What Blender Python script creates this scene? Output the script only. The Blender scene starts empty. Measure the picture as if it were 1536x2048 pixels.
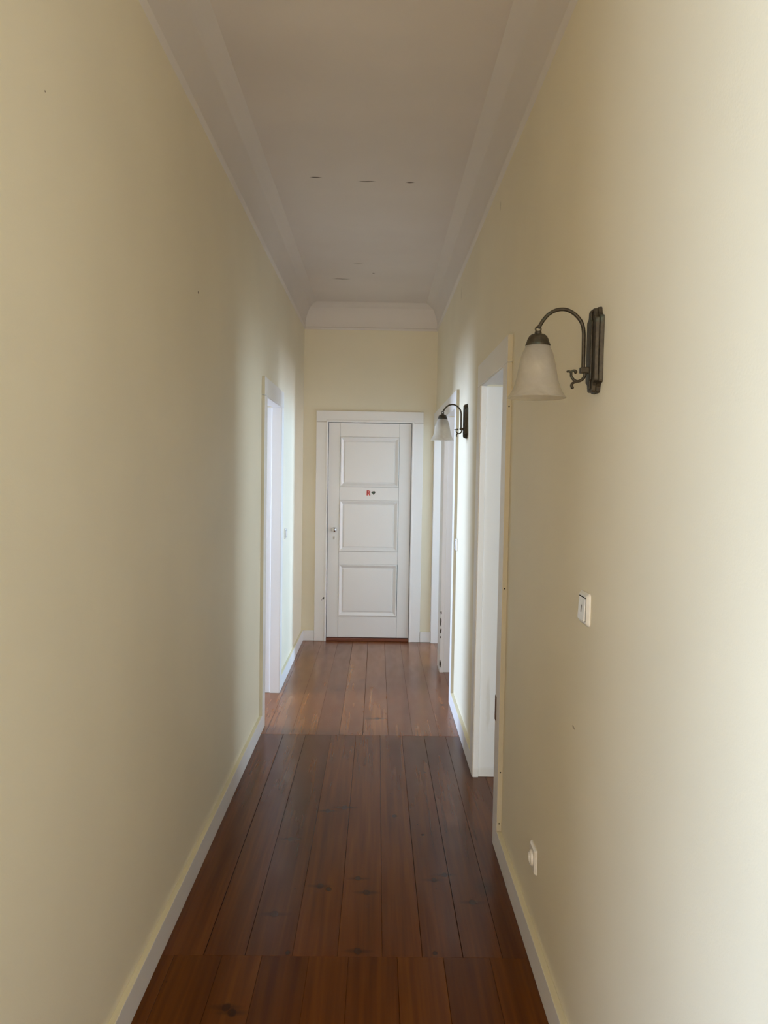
import bpy, bmesh, math, random
from mathutils import Vector, Matrix
random.seed(7)
S = bpy.context.scene
C = S.collection

# ------------------------------------------------------------------ camera
H = 1.55
yaw, pitch, roll = 0.009019, -0.048952, 0.016105
Fv = Vector((math.sin(yaw)*math.cos(pitch), math.cos(yaw)*math.cos(pitch), math.sin(pitch)))
Rv = Vector((math.cos(yaw), -math.sin(yaw), 0))
Uv = Rv.cross(Fv)
R2 = math.cos(roll)*Rv + math.sin(roll)*Uv
U2 = math.cos(roll)*Uv - math.sin(roll)*Rv
cam = bpy.data.cameras.new('camera'); co = bpy.data.objects.new('camera', cam); C.objects.link(co)
co.matrix_world = Matrix(((R2.x, U2.x, -Fv.x, 0), (R2.y, U2.y, -Fv.y, 0), (R2.z, U2.z, -Fv.z, H), (0, 0, 0, 1)))
cam.sensor_fit = 'VERTICAL'; cam.sensor_height = 36; cam.lens = 36*1540/2048
cam.clip_start = 0.02
S.camera = co

# ------------------------------------------------------------------ view, world, daylight at the windows, an added fill
S.view_settings.view_transform = 'Standard'; S.view_settings.look = 'None'
S.view_settings.gamma = 1; S.view_settings.use_curve_mapping = False
S.view_settings.exposure = 0.05
w = bpy.data.worlds.new('sky'); S.world = w; w.use_nodes = True
nt = w.node_tree; bg = nt.nodes['Background']
sky = nt.nodes.new('ShaderNodeTexSky'); sky.sky_type = 'PREETHAM' if False else 'HOSEK_WILKIE'
sky.sun_direction = Vector((0.3, -0.6, 0.7)).normalized(); sky.turbidity = 3
nt.links.new(sky.outputs[0], bg.inputs[0]); bg.inputs[1].default_value = 0.6
S.cycles.max_bounces = 10; S.cycles.diffuse_bounces = 8; S.cycles.transparent_max_bounces = 12
S.cycles.sample_clamp_indirect = 4.0

def daylight(name, loc, d, sx, sz, power, col):
    l = bpy.data.lights.new(name, 'AREA'); l.shape = 'RECTANGLE'; l.size = sx; l.size_y = sz
    l.energy = power; l.color = col
    o = bpy.data.objects.new(name, l); C.objects.link(o); o.location = loc
    o.rotation_euler = Vector(d).to_track_quat('-Z', 'Y').to_euler()
    return o
# every window gives two kinds of daylight: sky light falling in, and light bounced up from the ground outside
LIGHTS = [
 ('left_room_sky',    (-3.78, 5.20, 1.60), (1, 0, -0.45), 1.1, 1.6, 108, (0.47, 0.67, 1), 150),
 ('left_room_ground', (-3.76, 5.20, 1.60), (1, 0, 0.30), 1.1, 1.6, 100.7, (0.664, 0.778, 1), 150),
 ('far_right_sky',    (3.56, 8.50, 1.55), (-1, -0.5, -0.45), 0.3, 1.5, 145, (0.27, 0.64, 1), 150),
 ('far_right_ground', (3.54, 8.50, 1.55), (-1, -0.5, 0.30), 0.3, 1.5, 90.5, (0.721, 0.816, 1), 150),
 ('far_right_jamb_fill', (3.55, 6.50, 1.55), (-1, 0, 0), 0.5, 1.4, 24.9, (1, 0.901, 0.989), 160),  # fill lamp added to brighten the far jamb of the last right doorway
 ('near_right_sky',   (3.56, 1.70, 1.60), (-1, 0, -0.35), 1.0, 1.5, 48.6, (0.791, 0.919, 1), 150),
 ('near_right_ground',(3.54, 1.70, 1.60), (-1, 0, 0.30), 1.0, 1.5, 72.5, (0.65, 0.83, 1), 150),
 ('middle_right',     (2.36, 5.55, 1.70), (-1, 0, 0), 0.6, 0.8, 24.4, (0.666, 0.784, 1), 180),
 ('hall_back_sky',    (-0.30, -3.46, 1.45), (0, 1, -0.35), 2.4, 2.0, 70.5, (0.707, 0.775, 1), 160),
 ('hall_back_ground', (-0.30, -3.44, 1.45), (0, 1, 0.35), 2.4, 2.0, 61.7, (1, 0.633, 0), 160),
 ('hall_left_sky',    (-3.00, -1.60, 1.35), (1, 0.6, -0.35), 1.6, 1.8, 122.5, (0.225, 0.471, 1), 150),
 ('hall_left_ground', (-2.98, -1.60, 1.35), (1, 0.6, 0.35), 1.6, 1.8, 68.9, (1, 0.973, 0.603), 150),
]
for nm, loc, dr, sx, sz, pw, col, spr in LIGHTS:
    daylight('daylight_'+nm, loc, dr, sx, sz, pw, col).data.spread = math.radians(spr)

# ------------------------------------------------------------------ materials
class NT:
    def __init__(s, name):
        s.m = bpy.data.materials.new(name); s.m.use_nodes = True; s.t = s.m.node_tree
        s.b = s.t.nodes['Principled BSDF']
    def n(s, typ, **k):
        x = s.t.nodes.new(typ)
        for a, v in k.items():
            if a in ('op',): x.operation = v
            elif a == 'dt': x.data_type = v
            else: setattr(x, a, v)
        return x
    def l(s, a, b): s.t.links.new(a, b)
    def noise(s, vec, scale, detail=4, rough=0.5, dist=0):
        x = s.n('ShaderNodeTexNoise'); x.inputs['Scale'].default_value = scale; x.inputs['Detail'].default_value = detail
        x.inputs['Roughness'].default_value = rough; x.inputs['Distortion'].default_value = dist
        if vec: s.l(vec, x.inputs['Vector'])
        return x.outputs[0]
    def ramp(s, fac, stops):
        x = s.n('ShaderNodeValToRGB'); e = x.color_ramp.elements
        e[0].position, e[0].color = stops[0][0], (*stops[0][1], 1)
        e[1].position, e[1].color = stops[-1][0], (*stops[-1][1], 1)
        for p, c in stops[1:-1]:
            q = e.new(p); q.color = (*c, 1)
        s.l(fac, x.inputs[0]); return x.outputs[0]
    def mix(s, fac, a, b, mode='MIX'):
        x = s.n('ShaderNodeMix'); x.data_type = 'RGBA'; x.blend_type = mode
        for i, v in ((0, fac), (6, a), (7, b)):
            if hasattr(v, 'links'): s.l(v, x.inputs[i])
            elif i == 0: x.inputs[0].default_value = v
            else: x.inputs[i].default_value = (*v, 1)
        return x.outputs[2]
    def math(s, op, a, b=0.0, clamp=False):
        x = s.n('ShaderNodeMath'); x.operation = op; x.use_clamp = clamp
        for i, v in ((0, a), (1, b)):
            if hasattr(v, 'links'): s.l(v, x.inputs[i])
            else: x.inputs[i].default_value = v
        return x.outputs[0]
    def mr(s, v, a, b, c, d):
        x = s.n('ShaderNodeMapRange'); s.l(v, x.inputs[0])
        for i, q in enumerate((a, b, c, d)): x.inputs[i+1].default_value = q
        return x.outputs[0]
    def pos(s): return s.n('ShaderNodeNewGeometry').outputs['Position']
    def bump(s, h, strength, dist=0.01):
        x = s.n('ShaderNodeBump'); x.inputs['Strength'].default_value = strength; x.inputs['Distance'].default_value = dist
        s.l(h, x.inputs['Height']); s.l(x.outputs[0], s.b.inputs['Normal'])
    def scale(s, vec, v):
        x = s.n('ShaderNodeVectorMath'); x.operation = 'MULTIPLY'; s.l(vec, x.inputs[0]); x.inputs[1].default_value = v
        return x.outputs[0]
    def ell(s, vec, c, r, soft=0.35):
        """soft-edged ellipsoid mask around c with radii r"""
        a = s.n('ShaderNodeVectorMath'); a.operation = 'SUBTRACT'; s.l(vec, a.inputs[0]); a.inputs[1].default_value = c
        b = s.n('ShaderNodeVectorMath'); b.operation = 'MULTIPLY'; s.l(a.outputs[0], b.inputs[0]); b.inputs[1].default_value = [1/q for q in r]
        d = s.n('ShaderNodeVectorMath'); d.operation = 'LENGTH'; s.l(b.outputs[0], d.inputs[0])
        return s.mr(d.outputs['Value'], 1.0, 1.0-soft, 0, 1)
    def maxall(s, L):
        r = L[0]
        for q in L[1:]: r = s.math('MAXIMUM', r, q)
        return r
    def col(s, v):
        if hasattr(v, 'links'): s.l(v, s.b.inputs['Base Color'])
        else: s.b.inputs['Base Color'].default_value = (*v, 1)

def paint(name, base, var=0.04, rough=0.6, bump=0.15, marks=None, mark_col=(0.12, 0.09, 0.06)):
    t = NT(name); p = t.pos()
    n1 = t.noise(p, 1.3, 3); n2 = t.noise(p, 180, 3, 0.6)
    lo = tuple(c*(1-var) for c in base); hi = tuple(min(1, c*(1+var)) for c in base)
    c = t.ramp(n1, [(0.3, lo), (0.7, hi)])
    if marks:
        wob = t.n('ShaderNodeVectorMath'); wob.operation = 'ADD'
        nn = t.n('ShaderNodeTexNoise'); nn.inputs['Scale'].default_value = 25; t.l(p, nn.inputs['Vector'])
        sc = t.scale(nn.outputs['Color'], (0.012, 0.012, 0.012)); t.l(p, wob.inputs[0]); t.l(sc, wob.inputs[1])
        sub = t.n('ShaderNodeVectorMath'); sub.operation = 'SUBTRACT'; t.l(wob.outputs[0], sub.inputs[0]); sub.inputs[1].default_value = (0.006,)*3
        m = t.maxall([t.ell(sub.outputs[0], a, r) for a, r in marks])
        c = t.mix(m, c, mark_col)
    t.col(c); t.b.inputs['Roughness'].default_value = rough
    t.bump(n2, bump, 0.002)
    return t.m

WALL = (0.78, 0.72, 0.565)
wall_marks_R = [((0.53, 3.49, 2.752), (0.3, 0.006, 0.028)), ((0.53, 5.10, 2.74), (0.3, 0.008, 0.05)),
                ((0.53, 2.005, 0.887), (0.3, 0.018, 0.004))]
wall_marks_L = [((-0.686, 2.946, 2.223), (0.1, 0.009, 0.006)), ((-0.686, 1.606, 2.316), (0.1, 0.003, 0.003))]
M_wallR = paint('cream_wall_paint_scratched', WALL, marks=wall_marks_R, mark_col=(0.40, 0.34, 0.24))
M_wallL = paint('cream_wall_paint_specked', WALL, marks=wall_marks_L, mark_col=(0.15, 0.11, 0.07))
M_wall = paint('cream_wall_paint', WALL)
M_edge = paint('yellow_cream_edge_paint', (0.70, 0.645, 0.46), var=0.12, rough=0.55, bump=0.4)
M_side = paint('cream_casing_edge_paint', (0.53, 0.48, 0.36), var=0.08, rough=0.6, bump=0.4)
M_white = paint('white_gloss_paint', (0.80, 0.79, 0.78), var=0.02, rough=0.38, bump=0.08)
M_white_worn = paint('white_gloss_paint_scuffed', (0.80, 0.79, 0.77), var=0.03, rough=0.4, bump=0.1,
    marks=[((0.6, 3.885, 0.02), (0.2, 0.1, 0.035)), ((0.585, 3.885, 0.38), (0.012, 0.1, 0.16))], mark_col=(0.74, 0.72, 0.68))
chips = [((0.514, 5.98, 0.476), (0.006, 0.04, 0.014)), ((0.513, 5.98, 0.40), (0.009, 0.04, 0.040)), ((0.514, 5.98, 0.33), (0.007, 0.04, 0.024)),
         ((0.513, 5.98, 0.28), (0.006, 0.04, 0.010)), ((0.514, 5.98, 0.07), (0.009, 0.04, 0.035))]
M_white_chip = paint('white_gloss_paint_chipped', (0.80, 0.79, 0.78), var=0.02, rough=0.4, bump=0.1, marks=chips, mark_col=(0.03, 0.02, 0.015))
cracks = [((-0.635, 4.13), 0.02), ((-0.345, 4.09), 0.035), ((-0.08, 4.13), 0.05), ((0.147, 4.13), 0.026), ((-0.168, 5.73), 0.042), ((-0.31, 6.17), 0.08), ((-0.056, 5.98), 0.012)]

def ceiling_mat():
    t = NT('white_ceiling_paint'); p = t.pos()
    c = t.ramp(t.noise(p, 1.6, 3), [(0.3, (0.70, 0.655, 0.63)), (0.7, (0.75, 0.705, 0.68))])
    q = t.n('ShaderNodeVectorMath'); q.operation = 'ADD'; t.l(p, q.inputs[0])
    nn = t.n('ShaderNodeTexNoise'); nn.inputs['Scale'].default_value = 12; t.l(p, nn.inputs['Vector'])
    t.l(t.scale(nn.outputs['Color'], (0, 0.02, 0)), q.inputs[1])
    m = t.maxall([t.ell(q.outputs[0], (x, y+0.01, 3.095), (l, 0.009, 0.2), 0.5) for (x, y), l in cracks])
    t.col(t.mix(m, c, (0.10, 0.08, 0.06)))
    t.b.inputs['Roughness'].default_value = 0.55
    h1 = t.noise(t.scale(p, (0.25, 1, 1)), 2.4, 2, 0.4)
    h2 = t.noise(p, 120, 3)
    h = t.math('ADD', h1, t.math('MULTIPLY', h2, 0.02))
    t.bump(h, 0.6, 0.03)
    return t.m
M_ceil = ceiling_mat()
M_cornice = paint('white_cornice_paint', (0.71, 0.67, 0.64), var=0.03, rough=0.5, bump=0.3)

knots = [(-0.345, 3.194, 1), (-0.338, 2.637, 1.1), (-0.193, 2.825, 1), (-0.159, 2.804, .8), (-0.267, 2.42, .6), (-0.051, 2.882, .9), (-0.017, 2.783, 1),
         (0.284, 2.915, .9), (0.24, 2.877, .9), (0.369, 2.724, 1), (-0.314, 3.564, .6), (-0.128, 3.509, 1.2), (-0.206, 3.47, 1), (0.101, 3.426, .8),
         (0.266, 3.943, .6), (-0.415, 2.161, 1), (-0.394, 2.141, 1), (-0.04, 2.432, 1), (0.211, 2.426, .6), (-0.281, 6.177, 1.2), (-0.236, 6.067, 1.3),
         (-0.264, 5.454, 1.4), (-0.034, 4.819, 1.3), (0.023, 4.821, 1.2), (0.462, 5.127, 1.3), (-0.09, 5.731, 1), (0.218, 3.245, .5)]
def floor_mat():
    t = NT('red_brown_varnished_pine'); p = t.pos()
    at = t.n('ShaderNodeAttribute'); at.attribute_name = 'board'
    brd = t.n('ShaderNodeSeparateColor'); t.l(at.outputs['Color'], brd.inputs[0])
    # shift the grain from board to board
    off = t.n('ShaderNodeVectorMath'); off.operation = 'ADD'; t.l(p, off.inputs[0])
    t.l(t.scale(at.outputs['Color'], (7, 9, 5)), off.inputs[1])
    g = t.scale(off.outputs[0], (22, 1.1, 1))
    n1 = t.noise(g, 1.0, 3, 0.5, 0.3)
    n2 = t.noise(t.scale(off.outputs[0], (75, 2.2, 1)), 1.0, 1, 0.5)
    c = t.ramp(n1, [(0.25, (0.072, 0.0175, 0.0012)), (0.5, (0.110, 0.0300, 0.0022)), (0.75, (0.150, 0.046, 0.0038))])
    c = t.mix(t.mr(n2, 0.35, 0.7, 0.0, 0.35), c, (0.06, 0.013, 0.002))
    tint = t.ramp(brd.outputs[0], [(0.0, (0.72, 0.66, 0.64)), (0.5, (1.0, 0.96, 0.95)), (1.0, (1.22, 1.25, 1.2))])
    c = t.mix(1.0, c, tint, 'MULTIPLY')
    # the far row is bleached and also carries missing floor reflection in its colour, the near rows keep their stain
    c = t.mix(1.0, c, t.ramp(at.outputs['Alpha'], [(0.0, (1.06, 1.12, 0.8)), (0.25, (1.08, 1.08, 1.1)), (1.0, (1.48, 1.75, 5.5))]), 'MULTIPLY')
    # knots with short sideways streaks
    wv = t.n('ShaderNodeVectorMath'); wv.operation = 'ADD'; t.l(p, wv.inputs[0])
    nn = t.n('ShaderNodeTexNoise'); nn.inputs['Scale'].default_value = 30; t.l(p, nn.inputs['Vector'])
    t.l(t.scale(nn.outputs['Color'], (0.008, 0.014, 0)), wv.inputs[1])
    L = [t.ell(wv.outputs[0], (x+0.004, y+0.007, 0), (0.016*s, 0.021*s, 1), 0.35) for x, y, s in knots]
    L2 = [t.ell(wv.outputs[0], (x+0.004, y+0.007, 0), (0.060*s, 0.016*s, 1), 0.9) for x, y, s in knots if s >= 0.9]
    m = t.math('MAXIMUM', t.maxall(L), t.math('MULTIPLY', t.maxall(L2), 0.75))
    c = t.mix(t.math('MULTIPLY', m, 0.82), c, (0.022, 0.006, 0.002))
    sm = t.ell(wv.outputs[0], (0.435, 2.84, 0), (0.05, 0.09, 1), 0.9)
    c = t.mix(t.math('MULTIPLY', sm, 0.7), c, (0.035, 0.016, 0.010))
    # random little nail heads and scuffs
    vo = t.n('ShaderNodeTexVoronoi'); vo.inputs['Scale'].default_value = 5.5; t.l(t.scale(p, (1, 0.6, 1)), vo.inputs['Vector'])
    c = t.mix(t.mr(vo.outputs['Distance'], 0.024, 0.016, 0, 0.45), c, (0.02, 0.007, 0.003))
    t.col(c)
    t.l(t.mr(t.noise(t.scale(p, (6, 1.5, 1)), 3, 1), 0.3, 0.7, 0.19, 0.27), t.b.inputs['Roughness'])
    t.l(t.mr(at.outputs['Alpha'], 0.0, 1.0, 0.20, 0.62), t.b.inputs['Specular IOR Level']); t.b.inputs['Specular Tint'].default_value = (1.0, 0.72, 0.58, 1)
    h = t.math('ADD', t.math('MULTIPLY', n2, 0.012), t.noise(t.scale(p, (5, 0.8, 1)), 1.5, 2))
    t.bump(h, 0.10, 0.01)
    return t.m
M_floor = floor_mat()

def plain(name, col, rough=0.5, metal=0.0, spec=0.5):
    t = NT(name); p = t.pos()
    c = t.ramp(t.noise(p, 40, 3), [(0.3, tuple(q*0.94 for q in col)), (0.7, tuple(min(1, q*1.05) for q in col))])
    t.col(c); t.b.inputs['Roughness'].default_value = rough; t.b.inputs['Metallic'].default_value = metal
    t.b.inputs['Specular IOR Level'].default_value = spec
    return t.m
M_dark = plain('dark_gap', (0.012, 0.009, 0.007), 0.9, 0, 0.1)
M_thresh = plain('red_brown_threshold_wood', (0.17, 0.045, 0.018), 0.45)
M_barewood = plain('bare_brown_wood', (0.14, 0.06, 0.025), 0.7)
M_chrome = plain('polished_chrome', (0.75, 0.75, 0.76), 0.12, 1.0)
M_plastic = plain('white_plastic', (0.76, 0.735, 0.68), 0.32)
M_plastic_cool = plain('white_plastic_rocker', (0.78, 0.78, 0.77), 0.25)
M_red = plain('red_sticker', (0.62, 0.06, 0.05), 0.4)
M_black = plain('black_sticker', (0.015, 0.02, 0.018), 0.4)
M_stwhite = plain('white_sticker', (0.82, 0.80, 0.78), 0.5)
M_green = plain('dark_green_sticker', (0.03, 0.10, 0.06), 0.5)

def bronze():
    t = NT('aged_bronze_with_verdigris'); tc = t.n('ShaderNodeTexCoord').outputs['Object']
    a = t.noise(tc, 28, 5, 0.65); b = t.noise(tc, 120, 3)
    c = t.ramp(b, [(0.3, (0.034, 0.026, 0.015)), (0.7, (0.065, 0.050, 0.030))])
    c = t.mix(t.mr(a, 0.56, 0.70, 0, 0.75), c, (0.055, 0.075, 0.055))
    t.col(c); t.b.inputs['Metallic'].default_value = 0.4; t.b.inputs['Roughness'].default_value = 0.5
    t.bump(b, 0.3, 0.002)
    return t.m
M_bronze = bronze()
def frosted():
    t = NT('frosted_alabaster_glass'); tc = t.n('ShaderNodeTexCoord').outputs['Object']
    c = t.ramp(t.noise(tc, 22, 4, 0.6, 1.0), [(0.3, (0.66, 0.63, 0.58)), (0.7, (0.78, 0.76, 0.71))])
    t.col(c); t.b.inputs['Roughness'].default_value = 0.55
    tr = t.n('ShaderNodeBsdfTranslucent'); t.l(c, tr.inputs[0])
    tp = t.n('ShaderNodeBsdfTransparent'); tp.inputs[0].default_value = (0.95, 0.93, 0.88, 1)
    m1 = t.n('ShaderNodeMixShader'); m1.inputs[0].default_value = 0.6; t.l(t.b.outputs[0], m1.inputs[1]); t.l(tr.outputs[0], m1.inputs[2])
    m2 = t.n('ShaderNodeMixShader'); m2.inputs[0].default_value = 0.42; t.l(m1.outputs[0], m2.inputs[1]); t.l(tp.outputs[0], m2.inputs[2])
    t.l(m2.outputs[0], t.t.nodes['Material Output'].inputs[0])
    return t.m
M_glass = frosted()
def pane_glass():
    t = NT('clear_window_glass')
    t.b.inputs['Transmission Weight'].default_value = 1; t.b.inputs['Roughness'].default_value = 0.0
    t.b.inputs['IOR'].default_value = 1.45; t.col((0.95, 0.97, 0.97)); return t.m

# ------------------------------------------------------------------ mesh helpers
def link(name, bm, mats, parent=None, smooth=False, bevel=0, seg=2):
    me = bpy.data.meshes.new(name); bmesh.ops.recalc_face_normals(bm, faces=bm.faces[:]) ; bm.to_mesh(me); bm.free()
    for m in (mats if isinstance(mats, (list, tuple)) else [mats]): me.materials.append(m)
    if smooth:
        for f in me.polygons: f.use_smooth = True
    o = bpy.data.objects.new(name, me); C.objects.link(o)
    if bevel:
        b = o.modifiers.new('bevel', 'BEVEL'); b.width = bevel; b.segments = seg; b.limit_method = 'ANGLE'; b.angle_limit = math.radians(40)
    if smooth:
        try: me.set_sharp_from_angle(angle=math.radians(38))
        except Exception: pass
    if parent: o.parent = parent
    return o
link_ = link
def box(bm, x0, x1, y0, y1, z0, z1, mi=0, side=None):
    """side: dict of '+x','-x','+y','-y','+z','-z' -> material index"""
    v = [bm.verts.new((x, y, z)) for x in (x0, x1) for y in (y0, y1) for z in (z0, z1)]
    F = {'-x': (0, 1, 3, 2), '+x': (4, 6, 7, 5), '-y': (0, 4, 5, 1), '+y': (2, 3, 7, 6), '-z': (0, 2, 6, 4), '+z': (1, 5, 7, 3)}
    for k, q in F.items():
        f = bm.faces.new([v[i] for i in q]); f.material_index = (side or {}).get(k, mi)
def tube(bm, pts, rad, n=14, mi=0, cap=True):
    pts = [Vector(p) for p in pts]; rs = rad if isinstance(rad, (list, tuple)) else [rad]*len(pts)
    prev = None; rings = []
    t0 = (pts[1]-pts[0]).normalized(); ref = Vector((0, 1, 0)) if abs(t0.y) < 0.9 else Vector((1, 0, 0))
    for i, p in enumerate(pts):
        t = (pts[min(i+1, len(pts)-1)]-pts[max(i-1, 0)]).normalized()
        a = (ref - t*ref.dot(t)).normalized(); ref = a; b = t.cross(a)
        rings.append([bm.verts.new(p + rs[i]*(math.cos(2*math.pi*k/n)*a + math.sin(2*math.pi*k/n)*b)) for k in range(n)])
    for r, s in zip(rings, rings[1:]):
        for k in range(n):
            f = bm.faces.new((r[k], r[(k+1) % n], s[(k+1) % n], s[k])); f.material_index = mi; f.smooth = True
    if cap:
        for r in (rings[0][::-1], rings[-1]): bm.faces.new(r).material_index = mi
def lathe(bm, prof, c, axis=Vector((0, 0, 1)), n=40, mi=0, cap=False):
    """prof: (radius, height along axis)"""
    axis = Vector(axis).normalized(); a = axis.orthogonal().normalized(); b = axis.cross(a); c = Vector(c)
    rings = []
    for r, h in prof:
        rings.append([bm.verts.new(c + axis*h + max(r, 1e-5)*(math.cos(2*math.pi*k/n)*a + math.sin(2*math.pi*k/n)*b)) for k in range(n)])
    for r, s in zip(rings, rings[1:]):
        for k in range(n):
            f = bm.faces.new((r[k], r[(k+1) % n], s[(k+1) % n], s[k])); f.material_index = mi; f.smooth = True
    if cap:
        bm.faces.new(rings[0][::-1]).material_index = mi; bm.faces.new(rings[-1]).material_index = mi
def smooth_path(pts, k=6):
    P = [Vector(p) for p in pts]; out = []
    for i in range(len(P)-1):
        p0, p1, p2, p3 = P[max(i-1, 0)], P[i], P[i+1], P[min(i+2, len(P)-1)]
        for j in range(k):
            t = j/k
            out.append(0.5*((2*p1)+(-p0+p2)*t+(2*p0-5*p1+4*p2-p3)*t*t+(-p0+3*p1-3*p2+p3)*t**3))
    out.append(P[-1]); return out
def extr(bm, poly, f0, f1, mi=0):
    """poly: 2d points; f0/f1 map (a,b)->3d for the two ends"""
    A = [bm.verts.new(f0(p)) for p in poly]; B = [bm.verts.new(f1(p)) for p in poly]
    n = len(poly)
    for i in range(n): bm.faces.new((A[i], A[(i+1) % n], B[(i+1) % n], B[i])).material_index = mi
    bm.faces.new(A[::-1]).material_index = mi; bm.faces.new(B).material_index = mi
def empty(name, loc=(0, 0, 0)):
    o = bpy.data.objects.new(name, None); C.objects.link(o); o.location = loc; o.empty_display_size = 0.1; return o
def struct(o, label=None):
    o['kind'] = 'structure'
    if label: o['label'] = label
    return o
def tag(o, label, cat, group=None):
    o['label'] = label; o['category'] = cat
    if group: o['group'] = group
    return o
B = bmesh.new

# ------------------------------------------------------------------ setting: dimensions
XL, XR, YB, ZC = -0.686, 0.529, 7.085, 3.086
Y0 = -0.55                    # corridor mouth behind the camera
YL0 = 0.50                    # left wall cut short out of view, so hall daylight reaches the right wall
T = 0.14                      # wall thickness
PL, PR = XL+0.019, XR-0.020   # front planes of casings and baseboards
OT = 2.0                      # height of the door openings
DL = (4.655, 5.355)           # left doorway
R1, R2_, R3 = (3.19, 3.885), (5.19, 5.98), (6.215, 7.03)

# walls (holes 1 cm larger than the linings)
def wall_run(name, x0, x1, ys, holes, mats, label):
    bm = B(); y = ys[0]; g = 0.012
    for a, b in holes:
        box(bm, x0, x1, y, a-g, 0, ZC); box(bm, x0, x1, a-g, b+g, OT+g, ZC); y = b+g
    box(bm, x0, x1, y, ys[1], 0, ZC)
    return struct(link(name, bm, mats), label)
wall_run('wall_left', XL-T, XL, (YL0, YB+0.15), [DL], M_wallL, 'cream painted left wall of the corridor')
wall_run('wall_right', XR, XR+T, (Y0, YB+0.15), [R1, R2_, R3], M_wallR, 'cream painted right wall of the corridor with three doorways')
# end wall with the hole of the end door
EX0, EX1, EZ = -0.457, 0.309, 2.02
bm = B(); g = 0.012
box(bm, XL, EX0-g, YB, YB+0.15, 0, ZC); box(bm, EX1+g, XR, YB, YB+0.15, 0, ZC); box(bm, EX0-g, EX1+g, YB, YB+0.15, EZ+g, ZC)
struct(link('wall_back', bm, M_wall), 'cream painted end wall of the corridor')

# floor: real boards, laid in three rows, one mesh
def floor_build():
    bm = B(); lay = bm.loops.layers.float_color.new('board')
    def run(seams, y0, y1, xlo, xhi, row):
        xs = [xlo]+[s for s in seams if xlo < s < xhi]+[xhi]
        for a, b in zip(xs, xs[1:]):
            if b-a < 0.01: continue
            n0 = len(bm.faces); gap = random.choice((0.0001, 0.0003, 0.0005, 0.0010)); bm.faces.ensure_lookup_table()
            zt = random.uniform(-0.0004, 0.0004)
            x0, x1, ya, yb = a+gap, b-gap, y0+0.0003, y1-0.0003
            e = 0.0009
            v = [bm.verts.new(p) for p in ((x0, ya, -0.02), (x1, ya, -0.02), (x1, yb, -0.02), (x0, yb, -0.02),
                 (x0, ya, zt-e), (x1, ya, zt-e), (x1, yb, zt-e), (x0, yb, zt-e), (x0+e, ya+e, zt), (x1-e, ya+e, zt), (x1-e, yb-e, zt), (x0+e, yb-e, zt))]
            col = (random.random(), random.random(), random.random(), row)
            Q = [(3, 2, 1, 0), (8, 9, 10, 11)]
            for k in range(4):
                j = (k+1) % 4
                Q += [(k, j, 4+j, 4+k), (4+k, 4+j, 8+j, 8+k)]
            for q in Q:
                f = bm.faces.new([v[i] for i in q]); f.material_index = 0
                for l in f.loops: l[lay] = col
    lo, hi = -4.0, 3.7
    def ext(seams, step=0.148):
        s = list(seams)
        while s[0] > lo: s.insert(0, s[0]-step+random.uniform(-.012, .012))
        while s[-1] < hi: s.append(s[-1]+step+random.uniform(-.012, .012))
        return s
    near = ext([-0.475, -0.347, -0.196, -0.070, 0.087, 0.235, 0.385])
    mid = ext([-0.535, -0.402, -0.251, -0.106, 0.039, 0.168, 0.300, 0.427])
    far = ext([-0.49, -0.342, -0.206, -0.065, 0.088, 0.232, 0.389])
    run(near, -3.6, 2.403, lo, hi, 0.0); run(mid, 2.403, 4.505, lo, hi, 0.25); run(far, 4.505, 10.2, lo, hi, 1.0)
    # subfloor seen only through the gaps
    box(bm, lo, hi, -3.6, 10.2, -0.06, -0.019, 1)
    bm2 = bm
    o = link('floor', bm2, [M_floor, M_barewood])
    return struct(o, 'red-brown varnished pine board floor')
floor_build()

# ceiling
bm = B(); box(bm, -4.0, 3.7, -3.6, 10.2, ZC, ZC+0.1)
struct(link('ceiling', bm, M_ceil), 'white painted corridor ceiling with fine cracks')

# cornices, trim_1 left, trim_2 right, trim_3 end wall (mitred)
prof = [(0, 2.857), (0.013, 2.868), (0.015, 2.873), (0.009, 2.880), (0.009, 2.92), (0.016, 2.96), (0.030, 3.00), (0.048, 3.036), (0.052, 3.044), (0.058, 3.047),
        (0.075, 3.065), (0.098, 3.079), (0.115, 3.0865), (0, 3.0865)]
def cornice(name, fn0, fn1, label):
    bm = B(); extr(bm, prof, fn0, fn1)
    o = link(name, bm, M_cornice, smooth=True); struct(o, label)
cornice('trim_1', lambda p: (XL+p[0], YL0, p[1]), lambda p: (XL+p[0], YB-p[0], p[1]), 'white cove cornice along the left wall')
cornice('trim_2', lambda p: (XR-p[0], Y0, p[1]), lambda p: (XR-p[0], YB-p[0], p[1]), 'white cove cornice along the right wall')
cornice('trim_3', lambda p: (XL+p[0], YB-p[0], p[1]), lambda p: (XR-p[0], YB-p[0], p[1]), 'white cove cornice over the end wall')

# baseboards: white face, top edge painted with the wall
BH = 0.097
def baseboard(name, runs, label, axis='y'):
    bm = B()
    for r in runs:
        x0, x1, y0, y1 = r
        box(bm, x0, x1, y0, y1, 0.0005, BH, 0, {'+z': 1})
    struct(link(name, bm, [M_white, M_edge], bevel=0.002), label)
baseboard('baseboard_left', [(XL, PL, YL0, 4.545), (XL, PL, 5.465, YB)], 'white baseboard along the left wall')
baseboard('baseboard_right', [(PR, XR, Y0, 3.08), (PR, XR, 3.995, 5.08)], 'white baseboard along the right wall')
baseboard('baseboard_back', [(PL, -0.567, YB-0.019, YB), (0.415, PR, YB-0.019, YB)], 'white baseboard either side of the end door')

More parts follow.
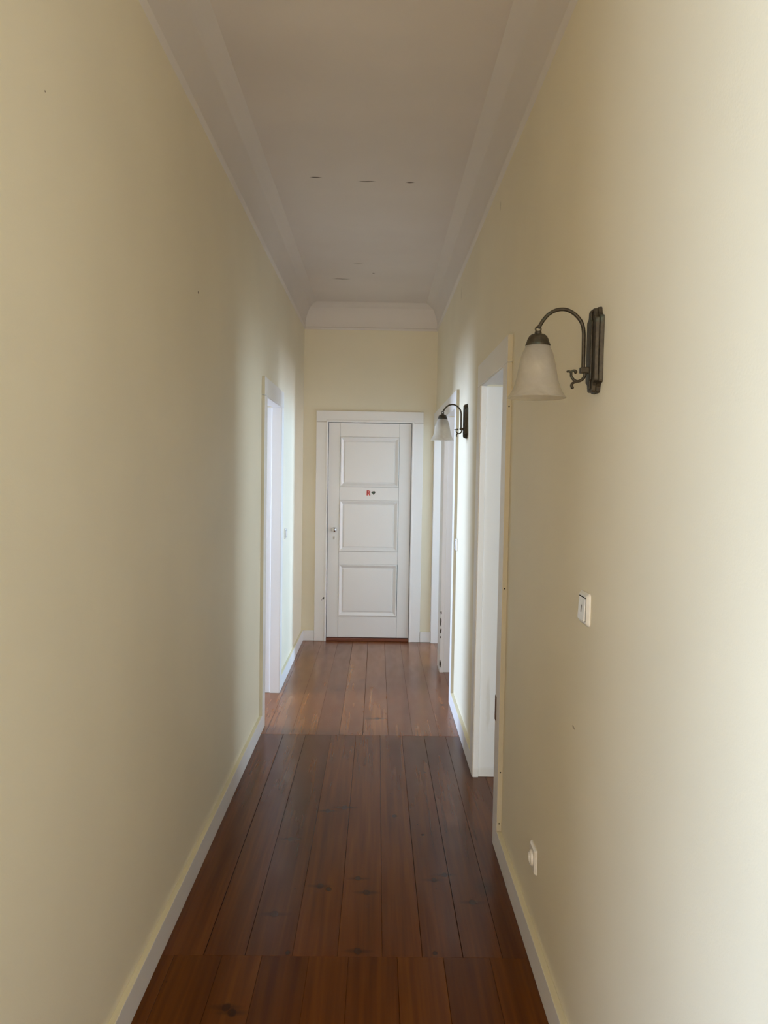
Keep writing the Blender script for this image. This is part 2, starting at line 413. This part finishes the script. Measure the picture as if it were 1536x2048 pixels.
# ------------------------------------------------------------------ doorways in the side walls
def doorway(name, side, y0, y1, cn, cf, label, mats_edge=M_side, jmat=M_white, rebate=0.05, top=2.113, cfmat=None):
    """side -1 left wall, +1 right wall; cn / cf near and far outer edges of the casing"""
    xw = XL if side < 0 else XR; s = side
    xf = PL if side < 0 else PR
    root = empty(name, (xw, (y0+y1)/2, 0)); struct(root, label)
    def bx(bm, a, b, *r, **k):
        box(bm, min(a, b)-xw, max(a, b)-xw, r[0]-root.location.y, r[1]-root.location.y, r[2], r[3], *r[4:], **k)
    # casing: two uprights and the header, outer edges in wall paint
    bm = B(); e1, e2 = 1, 1
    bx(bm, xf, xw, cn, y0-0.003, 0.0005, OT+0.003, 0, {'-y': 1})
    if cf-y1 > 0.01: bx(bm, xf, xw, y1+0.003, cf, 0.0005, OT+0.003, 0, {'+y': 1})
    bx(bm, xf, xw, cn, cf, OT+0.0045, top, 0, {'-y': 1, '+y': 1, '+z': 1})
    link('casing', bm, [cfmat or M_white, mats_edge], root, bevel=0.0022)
    # lining: front strip, rebate and deeper part
    xm = xw + s*rebate; xe = xw + s*(T+0.0)
    bm = B(); t1, t2 = 0.011, 0.0
    for (a, b, th) in ((xf+s*0.004, xm, 0.0), (xm+s*0.0015, xe, 0.0)):
        inner = 0.0 if a == xf+s*0.004 else (0.010 if False else -0.009)
        bx(bm, a, b, y0-0.0115, y0-inner*0 if inner == 0 else y0-0.009, 0.0005, OT)
        bx(bm, a, b, y1 if inner == 0 else y1+0.009, y1+0.0115, 0.0005, OT)
        bx(bm, a, b, y0-0.0115, y1+0.0115, OT if inner == 0 else OT+0.009, OT+0.0115)
    link('jamb_lining', bm, jmat, root, bevel=0.0015)
    # casing on the room side
    bm = B(); xo = xw + s*(T+0.018)
    bx(bm, xe, xo, y0-0.115, y0-0.003, 0.0005, OT+0.003); bx(bm, xe, xo, y1+0.003, y1+0.11 if y1 < 6.5 else y1+0.05, 0.0005, OT+0.003)
    bx(bm, xe, xo, y0-0.115, y1+0.11 if y1 < 6.5 else y1+0.05, OT+0.0045, OT+0.11)
    link('room_side_casing', bm, M_white, root, bevel=0.002)
    return root
doorway('door_2', -1, DL[0], DL[1], 4.545, 5.465, 'open doorway in the left wall')
d3 = doorway('door_3', 1, R1[0], R1[1], 3.08, 3.995, 'nearest open doorway in the right wall', jmat=M_white_worn, rebate=0.012)
doorway('door_4', 1, R2_[0], R2_[1], 5.08, 6.095, 'middle doorway in the right wall', cfmat=M_white_chip, jmat=M_white_chip, rebate=0.012)
doorway('door_5', 1, R3[0], R3[1], 6.098, YB-0.002, 'farthest doorway in the right wall', rebate=0.05)
# bare hinge recess and nail holes on the near casing of door_3
bm = B(); o = d3.location
box(bm, 0.5080-o.x, 0.516-o.x, R1[0]-0.034-o.y, R1[0]+0.0015-o.y, 0.530, 0.632)
r = link('hinge_recess', bm, M_barewood, d3); r['label'] = 'bare brown hinge recess'
for z in (1.828, 1.097, 0.343, 0.13):
    bm = B(); lathe(bm, [(0.0, -0.0012), (0.0028, -0.001), (0.0030, 0.0), (0.0, 0.0)], (0.519-o.x, 3.0795-o.y, z), (0, 1, 0), 12)
    r = link('nail_hole', bm, M_dark, d3)

# ------------------------------------------------------------------ end door
d1 = empty('door_1', (-0.075, YB, 0)); struct(d1, 'closed white three-panel door at the end of the corridor')
ox, oy = d1.location.x, d1.location.y
def bxl(bm, x0, x1, y0, y1, z0, z1, *a, **k): box(bm, x0-ox, x1-ox, y0-oy, y1-oy, z0, z1, *a, **k)
bm = B(); yf = YB-0.021
bxl(bm, -0.566, EX0-0.0, yf, YB, 0.0005, EZ); bxl(bm, EX1, 0.412, yf, YB, 0.0005, EZ); bxl(bm, -0.566, 0.412, yf, YB, EZ+0.0012, 2.122)
# raised bead round the opening
bxl(bm, EX0-0.018, EX0-0.004, yf-0.005, yf, 0.0005, EZ+0.012); bxl(bm, EX1+0.004, EX1+0.018, yf-0.005, yf, 0.0005, EZ+0.012)
bxl(bm, EX0-0.018, EX1+0.018, yf-0.005, yf, EZ+0.004, EZ+0.018)
link('casing', bm, M_white, d1, bevel=0.0022)
bm = B()
bxl(bm, EX0-0.0115, EX0, yf+0.001, YB+0.15, 0.0005, EZ); bxl(bm, EX1, EX1+0.0115, yf+0.001, YB+0.15, 0.0005, EZ)
bxl(bm, EX0-0.0115, EX1+0.0115, yf+0.001, YB+0.15, EZ, EZ+0.0115)
link('jamb_lining', bm, M_white, d1, bevel=0.001)
bm = B(); bxl(bm, EX0, EX1, YB-0.015, YB+0.15, 0.0005, 0.026)
r = link('threshold', bm, M_thresh, d1, bevel=0.004); r['label'] = 'red-brown wooden threshold'
# leaf: stiles, rails, moulded panels
yl = YB+0.012; LX0, LX1, LZ0, LZ1 = EX0+0.004, EX1-0.004, 0.032, EZ-0.005
P = [(-0.347, 0.197, 1.429, 1.889), (-0.349, 0.196, 0.832, 1.306), (-0.349, 0.195, 0.228, 0.714)]
bm = B(); gp = 0.0009
bxl(bm, LX0, -0.348-gp, yl, yl+0.04, LZ0, LZ1); bxl(bm, 0.196+gp, LX1, yl, yl+0.04, LZ0, LZ1)
zs = [LZ0]+[q for p in P[::-1] for q in (p[2], p[3])]+[LZ1]
for k in range(0, len(zs), 2): bxl(bm, -0.348+gp, 0.196-gp, yl+0.0006, yl+0.039, zs[k], zs[k+1])
link('door_leaf', bm, M_white, d1, bevel=0.0012)
for (x0, x1, z0, z1) in P:
    bm = B()
    steps = [(0.0, 0.004), (0.0, -0.004), (0.006, -0.006), (0.012, -0.004), (0.030, 0.010), (0.038, 0.0125), (0.040, 0.008), (0.046, 0.006), (0.056, 0.0055)]
    rings = [[bm.verts.new((x-ox, yl+d-oy, z)) for x, z in ((x0+i+.001, z0+i+.0022), (x1-i-.0028, z0+i+.0022), (x1-i-.0028, z1-i-.001), (x0+i+.001, z1-i-.001))] for i, d in steps]
    for a, b in zip(rings, rings[1:]):
        for k in range(4): bm.faces.new((a[k], a[(k+1) % 4], b[(k+1) % 4], b[k]))
    bm.faces.new(rings[-1])
    back = [bm.verts.new((v.co.x, yl+0.03-oy, v.co.z)) for v in rings[0]]
    for k in range(4): bm.faces.new((rings[0][k], back[k], back[(k+1) % 4], rings[0][(k+1) % 4]))
    bm.faces.new(back[::-1])
    link('door_panel', bm, M_white, d1)
bm = B(); lathe(bm, [(0.0, 0.0), (0.020, 0.0), (0.021, 0.003), (0.017, 0.006), (0.009, 0.010), (0.008, 0.022), (0.014, 0.029), (0.0225, 0.038), (0.0245, 0.048), (0.021, 0.058), (0.012, 0.064), (0.0, 0.066)],
    (-0.392-ox, yl-oy, 1.034), (0, -1, 0), 32)
r = link('door_knob', bm, M_chrome, d1, smooth=True); r['label'] = 'round polished chrome door knob'
bm = B(); lathe(bm, [(0.0, -0.001), (0.013, -0.001), (0.013, 0.001), (0.011, 0.0028), (0.0, 0.003)], (0, 0, 0), (0, -1, 0), 28)
for v in bm.verts: v.co.z *= 1.45; v.co += Vector((-0.394-ox, yl-oy, 0.957))
kp = link('keyhole_plate', bm, M_plastic, d1, smooth=True)
bm = B(); lathe(bm, [(0.0, 0.0029), (0.0042, 0.0029), (0.0042, 0.0037), (0, 0.0037)], (0-0.394-ox, yl-oy, 0.9615), (0, -1, 0), 16)
box(bm, -0.394-0.0024-ox, -0.394+0.0024-ox, yl-oy-0.0037, yl-oy-0.0029, 0.946, 0.962)
r = link('keyhole', bm, M_dark, kp)
# chipped paint on the casing
bm = B()
for x, z, w_, h_ in ((-0.487, 0.395, 0.006, 0.006), (-0.480, 0.402, 0.005, 0.009), (-0.500, 0.384, 0.006, 0.005)):
    extr(bm, [(x-w_, z), (x-w_*.3, z+h_), (x+w_, z+h_*.6), (x+w_*.7, z-h_), (x-w_*.5, z-h_*.7)], lambda p: (p[0]-ox, yf-oy-0.0004, p[1]), lambda p: (p[0]-ox, yf-oy+0.002, p[1]))
link('paint_chip', bm, M_dark, d1)

# sticker on the rail: red letter and a dark blob, each on a white border
sroot = empty('door_sticker', (-0.06, yl, 1.375))
tag(sroot, 'small sticker of a red letter R beside a dark leaf shape on the end door', 'sticker')
def letter_r(nm, g, y0, y1, mat, lab=None):
    """capital R from strokes, g = how far the strokes are widened"""
    bm = B(); dx = -0.021
    def st(pts): extr(bm, pts, lambda p: (dx+p[0], y0, p[1]), lambda p: (dx+p[0], y1, p[1]))
    st([(-.0175-g, -.023-g), (-.0065+g, -.023-g), (-.0065+g, .023+g), (-.0175-g, .023+g)])
    outer = [(math.cos(a)*(.0150+g), .0100+math.sin(a)*(.0130+g)) for a in [math.radians(q) for q in range(-90, 91, 15)]]
    inner = [(math.cos(a)*(.0055-g*.6), .0100+math.sin(a)*(.0045-g*.6)) for a in [math.radians(q) for q in range(-90, 91, 15)]]
    for k in range(12): st([outer[k], outer[k+1], inner[k+1], inner[k]])
    for z0, z1 in ((.0145+g*.6, .023+g), (-.003-g, .0055-g*.6)): st([(-.012, z0), (.0003, z0), (.0003, z1), (-.012, z1)])
    st([(-.004-g, -.001), (.008+g, -.001), (.0175+g, -.023-g), (.0060-g, -.023-g)])
    r = link(nm, bm, mat, sroot)
    if lab: r['label'] = lab
letter_r('letter_border', 0.0032, -0.0001, -0.0009, M_stwhite)
letter_r('letter', 0.0, -0.0009, -0.0018, M_red, 'red letter R')
leafp = [(-.020, .003), (-.010, .013), (-.002, .018), (.006, .015), (.012, .020), (.018, .012), (.022, .008), (.016, -.002), (.010, -.012), (.003, -.019), (-.002, -.012), (-.008, -.004)]
def leafx(sc, y0, y1, mat, nm, lab=None):
    bm = B(); extr(bm, [(0.022+a*sc, b*sc) for a, b in leafp], lambda p: (p[0], y0, p[1]), lambda p: (p[0], y1, p[1]))
    r = link(nm, bm, mat, sroot)
    if lab: r['label'] = lab
leafx(1.25, -0.0001, -0.0012, M_stwhite, 'leaf_border')
leafx(0.95, -0.0012, -0.0020, M_black, 'leaf_shape', 'black leaf shape')
leafx(0.35, -0.0020, -0.0026, M_green, 'leaf_centre', 'dark green centre')

# ------------------------------------------------------------------ wall sconces
def sconce(y, z, label, tilt=0.0):
    root = empty('wall_sconce', (XR, y, z)); tag(root, label, 'wall lamp', 'matching bronze wall sconces on the right wall')
    pu = lambda a: -a      # distance from the wall -> local x
    u = lambda a: -(a*0.985-0.0085)
    def link(nm, bm, *a, **k):
        for v in bm.verts: v.co.z *= 0.96
        return link_(nm, bm, *a, **k)
    # back plate: stacked, stepped outline
    def outline(w_, h_, k):
        half = [(0.42*w_, h_), (0.52*w_, h_-0.003), (0.60*w_, h_-0.014), (0.70*w_, h_-0.021), (0.97*w_, h_-0.025), (w_, h_-0.030*k), (w_, h_-0.06), (w_*0.985, 0)]
        q = half + [(a, -b) for a, b in half[-2::-1]]
        return q + [(-a, b) for a, b in q[::-1]]
    bm = B()
    for (w_, h_, k, a, b) in ((0.0465, 0.107, 1.0, 0.0, 0.010), (0.041, 0.104, 1.0, 0.010, 0.0195), (0.017, 0.098, 1.0, 0.0195, 0.0235)):
        extr(bm, outline(w_, h_, k), lambda p: (pu(a), p[0], p[1]), lambda p: (pu(b), p[0]*0.94, p[1]*0.985))
    link('back_plate', bm, M_bronze, root, bevel=0.0018)
    # arm
    bm = B()
    pts = smooth_path([(u(.045), 0, -.050), (u(.045), 0, -.02), (u(.0455), 0, .02), (u(.0465), 0, .050), (u(.053), 0, .072), (u(.068), 0, .090), (u(.086), 0, .1005), (u(.102), 0, .1025),
            (u(.118), 0, .099), (u(.134), 0, .089), (u(.146), 0, .075), (u(.153), 0, .063), (u(.158), 0, .055)])
    tube(bm, pts, 0.0046)
    link('arm', bm, M_bronze, root, smooth=True)
    bm = B(); box(bm, u(.053), u(.026), -0.008, 0.008, -.056, -.041)
    link('arm_bracket', bm, M_bronze, root, bevel=0.002)
    # scroll
    bm = B()
    sc = smooth_path([(u(.040), 0, -.054), (u(.0415), 0, -.064), (u(.048), 0, -.0725), (u(.058), 0, -.0765), (u(.067), 0, -.073), (u(.0735), 0, -.064), (u(.0745), 0, -.055), (u(.079), 0, -.0515), (u(.082), 0, -.0520)])
    n = len(sc); tube(bm, sc, [0.0042-0.0016*i/n for i in range(n)], 10)
    c2 = smooth_path([(u(.0745), 0, -.058), (u(.073), 0, -.0525), (u(.069), 0, -.0498), (u(.064), 0, -.0505), (u(.062), 0, -.0545)])
    n = len(c2); tube(bm, c2, [0.0026+0.0010*i/n for i in range(n)], 10)
    c3 = smooth_path([(u(.055), 0, -.0755), (u(.064), 0, -.0785), (u(.070), 0, -.0815), (u(.0725), 0, -.087), (u(.070), 0, -.0925)])
    n = len(c3); tube(bm, c3, [0.003+0.0008*i/n for i in range(n)], 10)
    for q, rr in (((u(.0635), 0, -.0535), .0040), ((u(.083), 0, -.0520), .0030), ((u(.0705), 0, -.0920), .0042)):
        bmesh.ops.create_icosphere(bm, subdivisions=2, radius=rr, matrix=Matrix.Translation(q))
    link('scroll', bm, M_bronze, root, smooth=True)
    # hanging ring
    bm = B(); cu = 0.158
    tube(bm, [(u(cu)+0.0065*math.cos(a), 0, .0520+0.0068*math.sin(a)) for a in [2*math.pi*k/20 for k in range(21)]], 0.0020, 8, cap=False)
    link('hanging_ring', bm, M_bronze, root, smooth=True)
    # holder cap, shade and the socket inside it
    bm = B()
    lathe(bm, [(0.0, .047), (.0075, .047), (.0085, .043), (.0085, .039), (.0165, .0385), (.0215, .034), (.0255, .026), (.0270, .020), (.0285, .0165), (.0300, .0125), (.0295, .0105), (.0285, .0120), (.0245, .021), (.019, .031), (.010, .034), (.0, .034)], (u(cu), 0, 0), n=40)
    link('shade_holder', bm, M_bronze, root, smooth=True)
    bm = B()
    outer = [(.0275, .0145), (.0300, .006), (.0350, -.004), (.0395, -.018), (.0430, -.035), (.0465, -.055), (.0500, -.074), (.0550, -.092), (.0615, -.106), (.0685, -.1165), (.0705, -.1185)]
    inner = [(r-0.0030, h-0.0005) for r, h in outer[::-1]]
    lathe(bm, outer+[(.0700, -.1200)]+inner, (u(cu), 0, 0), n=56)
    sh = link('shade', bm, M_glass, root, smooth=True); sh['label'] = 'flared frosted glass bell shade'
    bm = B(); lathe(bm, [(0.0, .030), (.013, .030), (.0145, .012), (.0145, -.022), (.012, -.026), (0, -.026)], (u(cu), 0, 0), n=24)
    link('bulb_socket', bm, M_bronze, sh, smooth=True)
    bm = B(); lathe(bm, [(0.0, -.026), (.010, -.026), (.0125, -.034), (.0150, -.045), (.0130, -.056), (.008, -.066), (0, -.072)], (u(cu), 0, 0), n=24)
    r = link('bulb', bm, M_plastic, sh, smooth=True)
    return root
def copy_tree(o, parent=None):
    c = o.copy(); C.objects.link(c)
    if parent: c.parent = parent
    for ch in list(o.children): copy_tree(ch, c)
    return c
s1 = sconce(1.874, 1.8555, 'large nearest bronze wall sconce with frosted bell shade, above the light switch')
s2 = copy_tree(s1); s2.location = (XR, 4.61, 1.873)
s2['label'] = 'farther, smaller looking bronze wall sconce between the nearest and middle right doorways'

# ------------------------------------------------------------------ switches and outlet
def rplate(bm, s, x0, x1, half, rad, shrink=0.0, mi=0, hz=None):
    """rounded square plate lying against a side wall; s = +1 grows towards -x"""
    hz = hz or half
    pts = []
    for cx, cz, a0 in ((half-rad, hz-rad, 0), (-(half-rad), hz-rad, 90), (-(half-rad), -(hz-rad), 180), (half-rad, -(hz-rad), 270)):
        for k in range(7):
            a = math.radians(a0+k*15); pts.append((cx+rad*math.cos(a), cz+rad*math.sin(a)))
    k = 1-shrink/half
    extr(bm, pts, lambda p: (-s*x0, p[0], p[1]), lambda p: (-s*x1, p[0]*k, p[1]*k), mi)
def switch(side, y, z, label, slot=False, h=0.041):
    xw = XR if side > 0 else XL
    root = empty('light_switch', (xw, y, z)); tag(root, label, 'light switch', 'white wall switches')
    bm = B(); rplate(bm, side, 0, 0.004, h, 0.008); rplate(bm, side, 0.004, 0.0095, h, 0.008, 0.006)
    link('frame', bm, M_plastic, root, bevel=0.001)
    bm = B(); rplate(bm, side, 0.0080, 0.0100, h*0.735, 0.002)
    r = link('gap', bm, M_dark, root)
    bm = B(); q = h*0.70
    # rocker: tilted, its top pressed in
    def ro(a): return lambda p: (-side*a(p[1]), p[0], p[1])
    extr(bm, [(-q, -q), (q, -q), (q, q*0.97), (-q, q*0.97)], ro(lambda zz: 0.006), ro(lambda zz: 0.0126-0.0016*zz/q))
    rk = link('rocker', bm, M_plastic_cool, root, bevel=0.001)
    if slot:
        bm = B(); extr(bm, [(-0.0022, -0.009), (0.0022, -0.009), (0.0022, 0.009), (-0.0022, 0.009)], ro(lambda zz: 0.0115), ro(lambda zz: 0.0130-0.0016*zz/q))
        link('indicator_slot', bm, M_dark, rk)
    return root
switch(1, 1.916, 1.222, 'white rocker switch with a dark slot, below the nearest sconce', True)
switch(1, 5.045, 1.095, 'small white switch beside the middle right doorway, below the farther sconce', h=0.040)
switch(-1, 5.75, 1.095, 'small white switch on the left wall beyond the left doorway', h=0.040)
root = empty('wall_outlet', (XR, 2.438, 0.315)); tag(root, 'white square socket outlet low on the right wall', 'power outlet')
bm = B(); rplate(bm, 1, 0, 0.004, 0.041, 0.006); rplate(bm, 1, 0.004, 0.010, 0.041, 0.006, 0.005); link('frame', bm, M_plastic, root, bevel=0.001)
bm = B(); lathe(bm, [(0.0, -0.0085), (0.0165, -0.0085), (0.0185, -0.0115), (0.0185, -0.0165), (0.0215, -0.0165), (0.0255, -0.0100), (0.0255, -0.0090), (0, -0.0090)][::-1], (0, 0, 0), (1, 0, 0), 36)
r = link('socket_insert', bm, M_plastic, root, smooth=True)
bm = B()
for dz in (-0.0095, 0.0095): lathe(bm, [(0, -0.0096), (0.0026, -0.0096), (0.0026, -0.0090), (0, -0.0090)], (0, 0, dz), (1, 0, 0), 12)
link('socket_hole', bm, M_dark, r)

# ------------------------------------------------------------------ rooms beyond the doorways and behind the camera
M_roomwhite = paint('off_white_room_paint', (0.80, 0.78, 0.72), var=0.03)
def room_wall(name, x0, x1, y0, y1, hole=None, axis='x', label=''):
    """a wall of a side room; hole = (a0, a1, z0, z1) window along its length"""
    bm = B()
    if not hole: box(bm, x0, x1, y0, y1, 0, ZC)
    else:
        a0, a1, z0, z1 = hole
        def seg(a, b, zz0, zz1):
            if axis == 'y': box(bm, x0, x1, a, b, zz0, zz1)
            else: box(bm, a, b, y0, y1, zz0, zz1)
        lo, hi = (y0, y1) if axis == 'y' else (x0, x1)
        seg(lo, a0, 0, ZC); seg(a1, hi, 0, ZC); seg(a0, a1, 0, z0); seg(a0, a1, z1, ZC)
    struct(link(name, bm, M_roomwhite), label)
WL = XL-T; WR = XR+T
# left room
room_wall('wall_left_room_far', -3.95, WL, 7.0, 7.1, label='far wall of the left room')
room_wall('wall_left_room_near', -3.95, WL, 3.2, 3.3, label='near wall of the left room')
room_wall('wall_left_room_window', -3.95, -3.83, 3.3, 7.0, (4.6, 5.7, 0.8, 2.4), 'y', 'window wall of the left room')
# right rooms
room_wall('wall_right_room_outer', 3.6, 3.7, -0.55, 10.2, None, 'y', 'outer wall of the right rooms')
room_wall('wall_right_room_first', WR, 3.6, 4.75, 4.85, label='wall between the first right rooms')
room_wall('wall_right_room_second', WR, 3.6, 6.105, 6.165, label='wall between the last right rooms')
room_wall('wall_right_room_middle', 2.4, 2.5, 4.85, 6.105, label='end wall of the small middle room')
room_wall('wall_right_room_end', WR, 3.6, 10.1, 10.2, label='end wall of the farthest room')
room_wall('wall_right_room_corner', XR, WR, YB+0.15, 10.1, label='corridor side wall of the farthest room')
# space behind the camera
room_wall('wall_hall_right', 3.05, 3.15, -3.6, Y0, label='right wall of the hall behind')
room_wall('wall_hall_left', -3.15, -3.05, -3.6, YL0, (-2.4, -0.8, 0.45, 2.25), 'y', 'left wall of the hall behind')
room_wall('wall_hall_front_left', -3.15, XL, YL0-0.1, YL0, label='hall wall beside the corridor mouth')
room_wall('wall_hall_front_right', WR, 3.7, Y0-0.1, Y0, label='hall wall right of the corridor mouth')
room_wall('wall_hall_back', -3.15, 3.15, -3.6, -3.5, (-1.6, 1.0, 0.45, 2.45), 'x', 'window wall of the hall behind')
